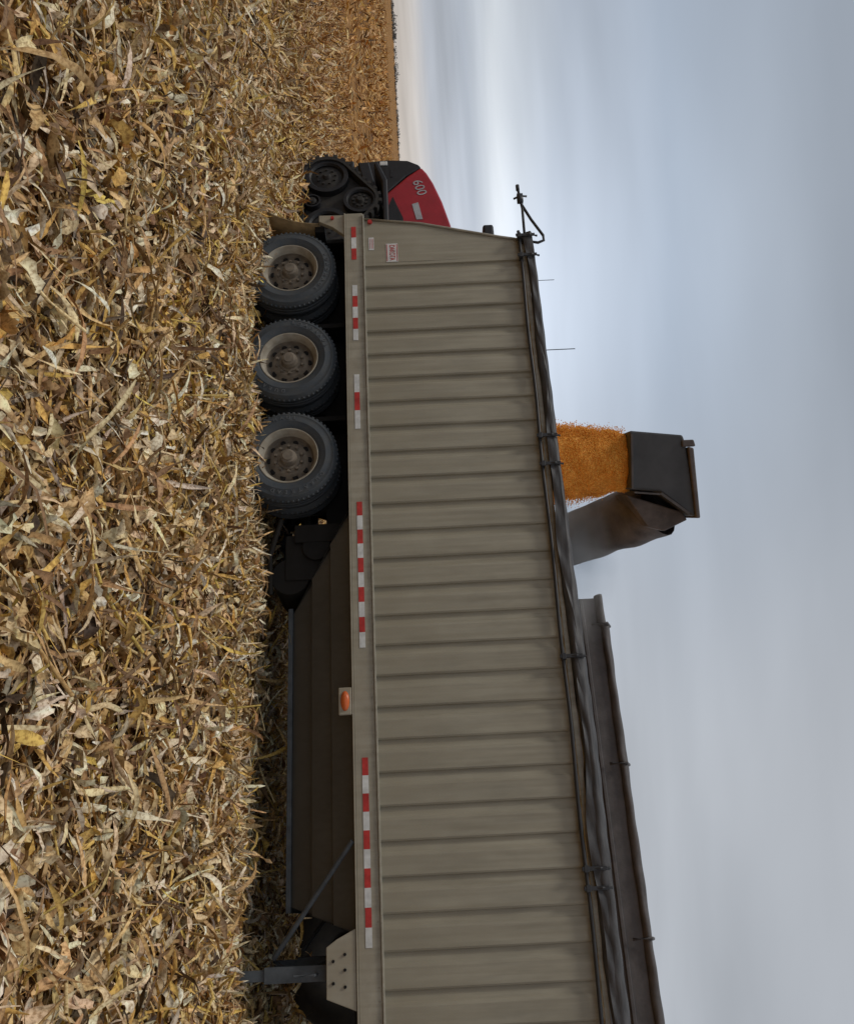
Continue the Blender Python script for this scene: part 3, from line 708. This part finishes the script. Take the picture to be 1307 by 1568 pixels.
els=[(0,(.62,.56,.51)),(.014,(.62,.58,.55)),(.032,(.43,.46,.52)),(.062,(.43,.47,.54)),(.10,(.66,.70,.75)),(.145,(.44,.49,.57)),(.24,(.35,.405,.485)),(.45,(.36,.40,.455)),(1,(.42,.45,.49))]
while len(e)<len(els): e.new(.5)
for k,(p,c) in enumerate(els): e[k].position=p; e[k].color=(*c,1)
nW=wn(.35,2,(1,9,0))
L.new(math_('ADD',zc,math_('MULTIPLY',math_('SUBTRACT',nW,.5),math_('MULTIPLY',zc,1.0))),rp.inputs['Fac'])
mr=N.new('ShaderNodeMapRange'); mr.interpolation_type='SMOOTHSTEP'; mr.inputs['From Min'].default_value=-.2; mr.inputs['From Max'].default_value=.3; L.new(sx.outputs['X'],mr.inputs['Value'])
mx=N.new('ShaderNodeMix'); mx.data_type='RGBA'; L.new(math_('MULTIPLY',mr.outputs[0],.85),mx.inputs[0]); L.new(rp.outputs[0],mx.inputs[6]); mx.inputs[7].default_value=(.485,.505,.535,1)
nA=wn(.55,3,(3.1,1.7,0)); nB=wn(1.6,4,(8,2,0))
v=math_('ADD',math_('MULTIPLY',math_('SUBTRACT',nA,.5),.95),math_('MULTIPLY',math_('SUBTRACT',nB,.5),.45))
v=math_('ADD',v,.99)
vd=N.new('ShaderNodeVectorMath'); vd.operation='DOT_PRODUCT'; nv=N.new('ShaderNodeVectorMath'); nv.operation='NORMALIZE'; L.new(tc.outputs['Generated'],nv.inputs[0])
L.new(nv.outputs[0],vd.inputs[0]); vd.inputs[1].default_value=Vector((-.22,1,.125)).normalized()
gl_=math_('POWER',math_('MAXIMUM',vd.outputs['Value'],0),75.0)
v=math_('ADD',v,math_('MULTIPLY',gl_,.55))
vm=N.new('ShaderNodeVectorMath'); vm.operation='SCALE'; L.new(mx.outputs[2],vm.inputs[0]); L.new(math_('MULTIPLY',v,10.0),vm.inputs['Scale'])
fm=N.new('ShaderNodeMix'); fm.data_type='RGBA'; fm.inputs[0].default_value=.94; L.new(sky.outputs[0],fm.inputs[6]); L.new(vm.outputs[0],fm.inputs[7])
L.new(fm.outputs[2],bg.inputs['Color'])
ld=bpy.data.lights.new('sun','SUN'); ld.energy=1.35; ld.angle=R(14); ld.color=(1,.95,.87)
lo=bpy.data.objects.new('sun',ld); COL.objects.link(lo)
sd=Vector((math.sin(R(SUN_AZ))*math.cos(R(SUN_EL)),math.cos(R(SUN_AZ))*math.cos(R(SUN_EL)),math.sin(R(SUN_EL))))
lo.rotation_euler=sd.to_track_quat('Z','Y').to_euler()

# ================================================================ CAMERA (photo was taken with the phone turned on its side)
cd=bpy.data.cameras.new('camera'); cam=bpy.data.objects.new('camera',cd); COL.objects.link(cam)
cd.sensor_width=36; cd.lens=36*1450/1568; cd.clip_end=9000; cd.clip_start=.05
p=R(.63); th=R(2.7)
Fw=Vector((0,math.cos(p),math.sin(p))); up=Vector((0,-math.sin(p),math.cos(p))); rt=Vector((1,0,0))
rc=rt*math.cos(th)-up*math.sin(th); uc=rt*math.sin(th)+up*math.cos(th)
Mx=Matrix((uc,-rc,-Fw)).transposed().to_4x4(); Mx.translation=(0,0,1.85)
cam.matrix_world=Mx
sc.camera=cam
sc.view_settings.view_transform='Standard'; sc.view_settings.look='None'; sc.view_settings.exposure=0
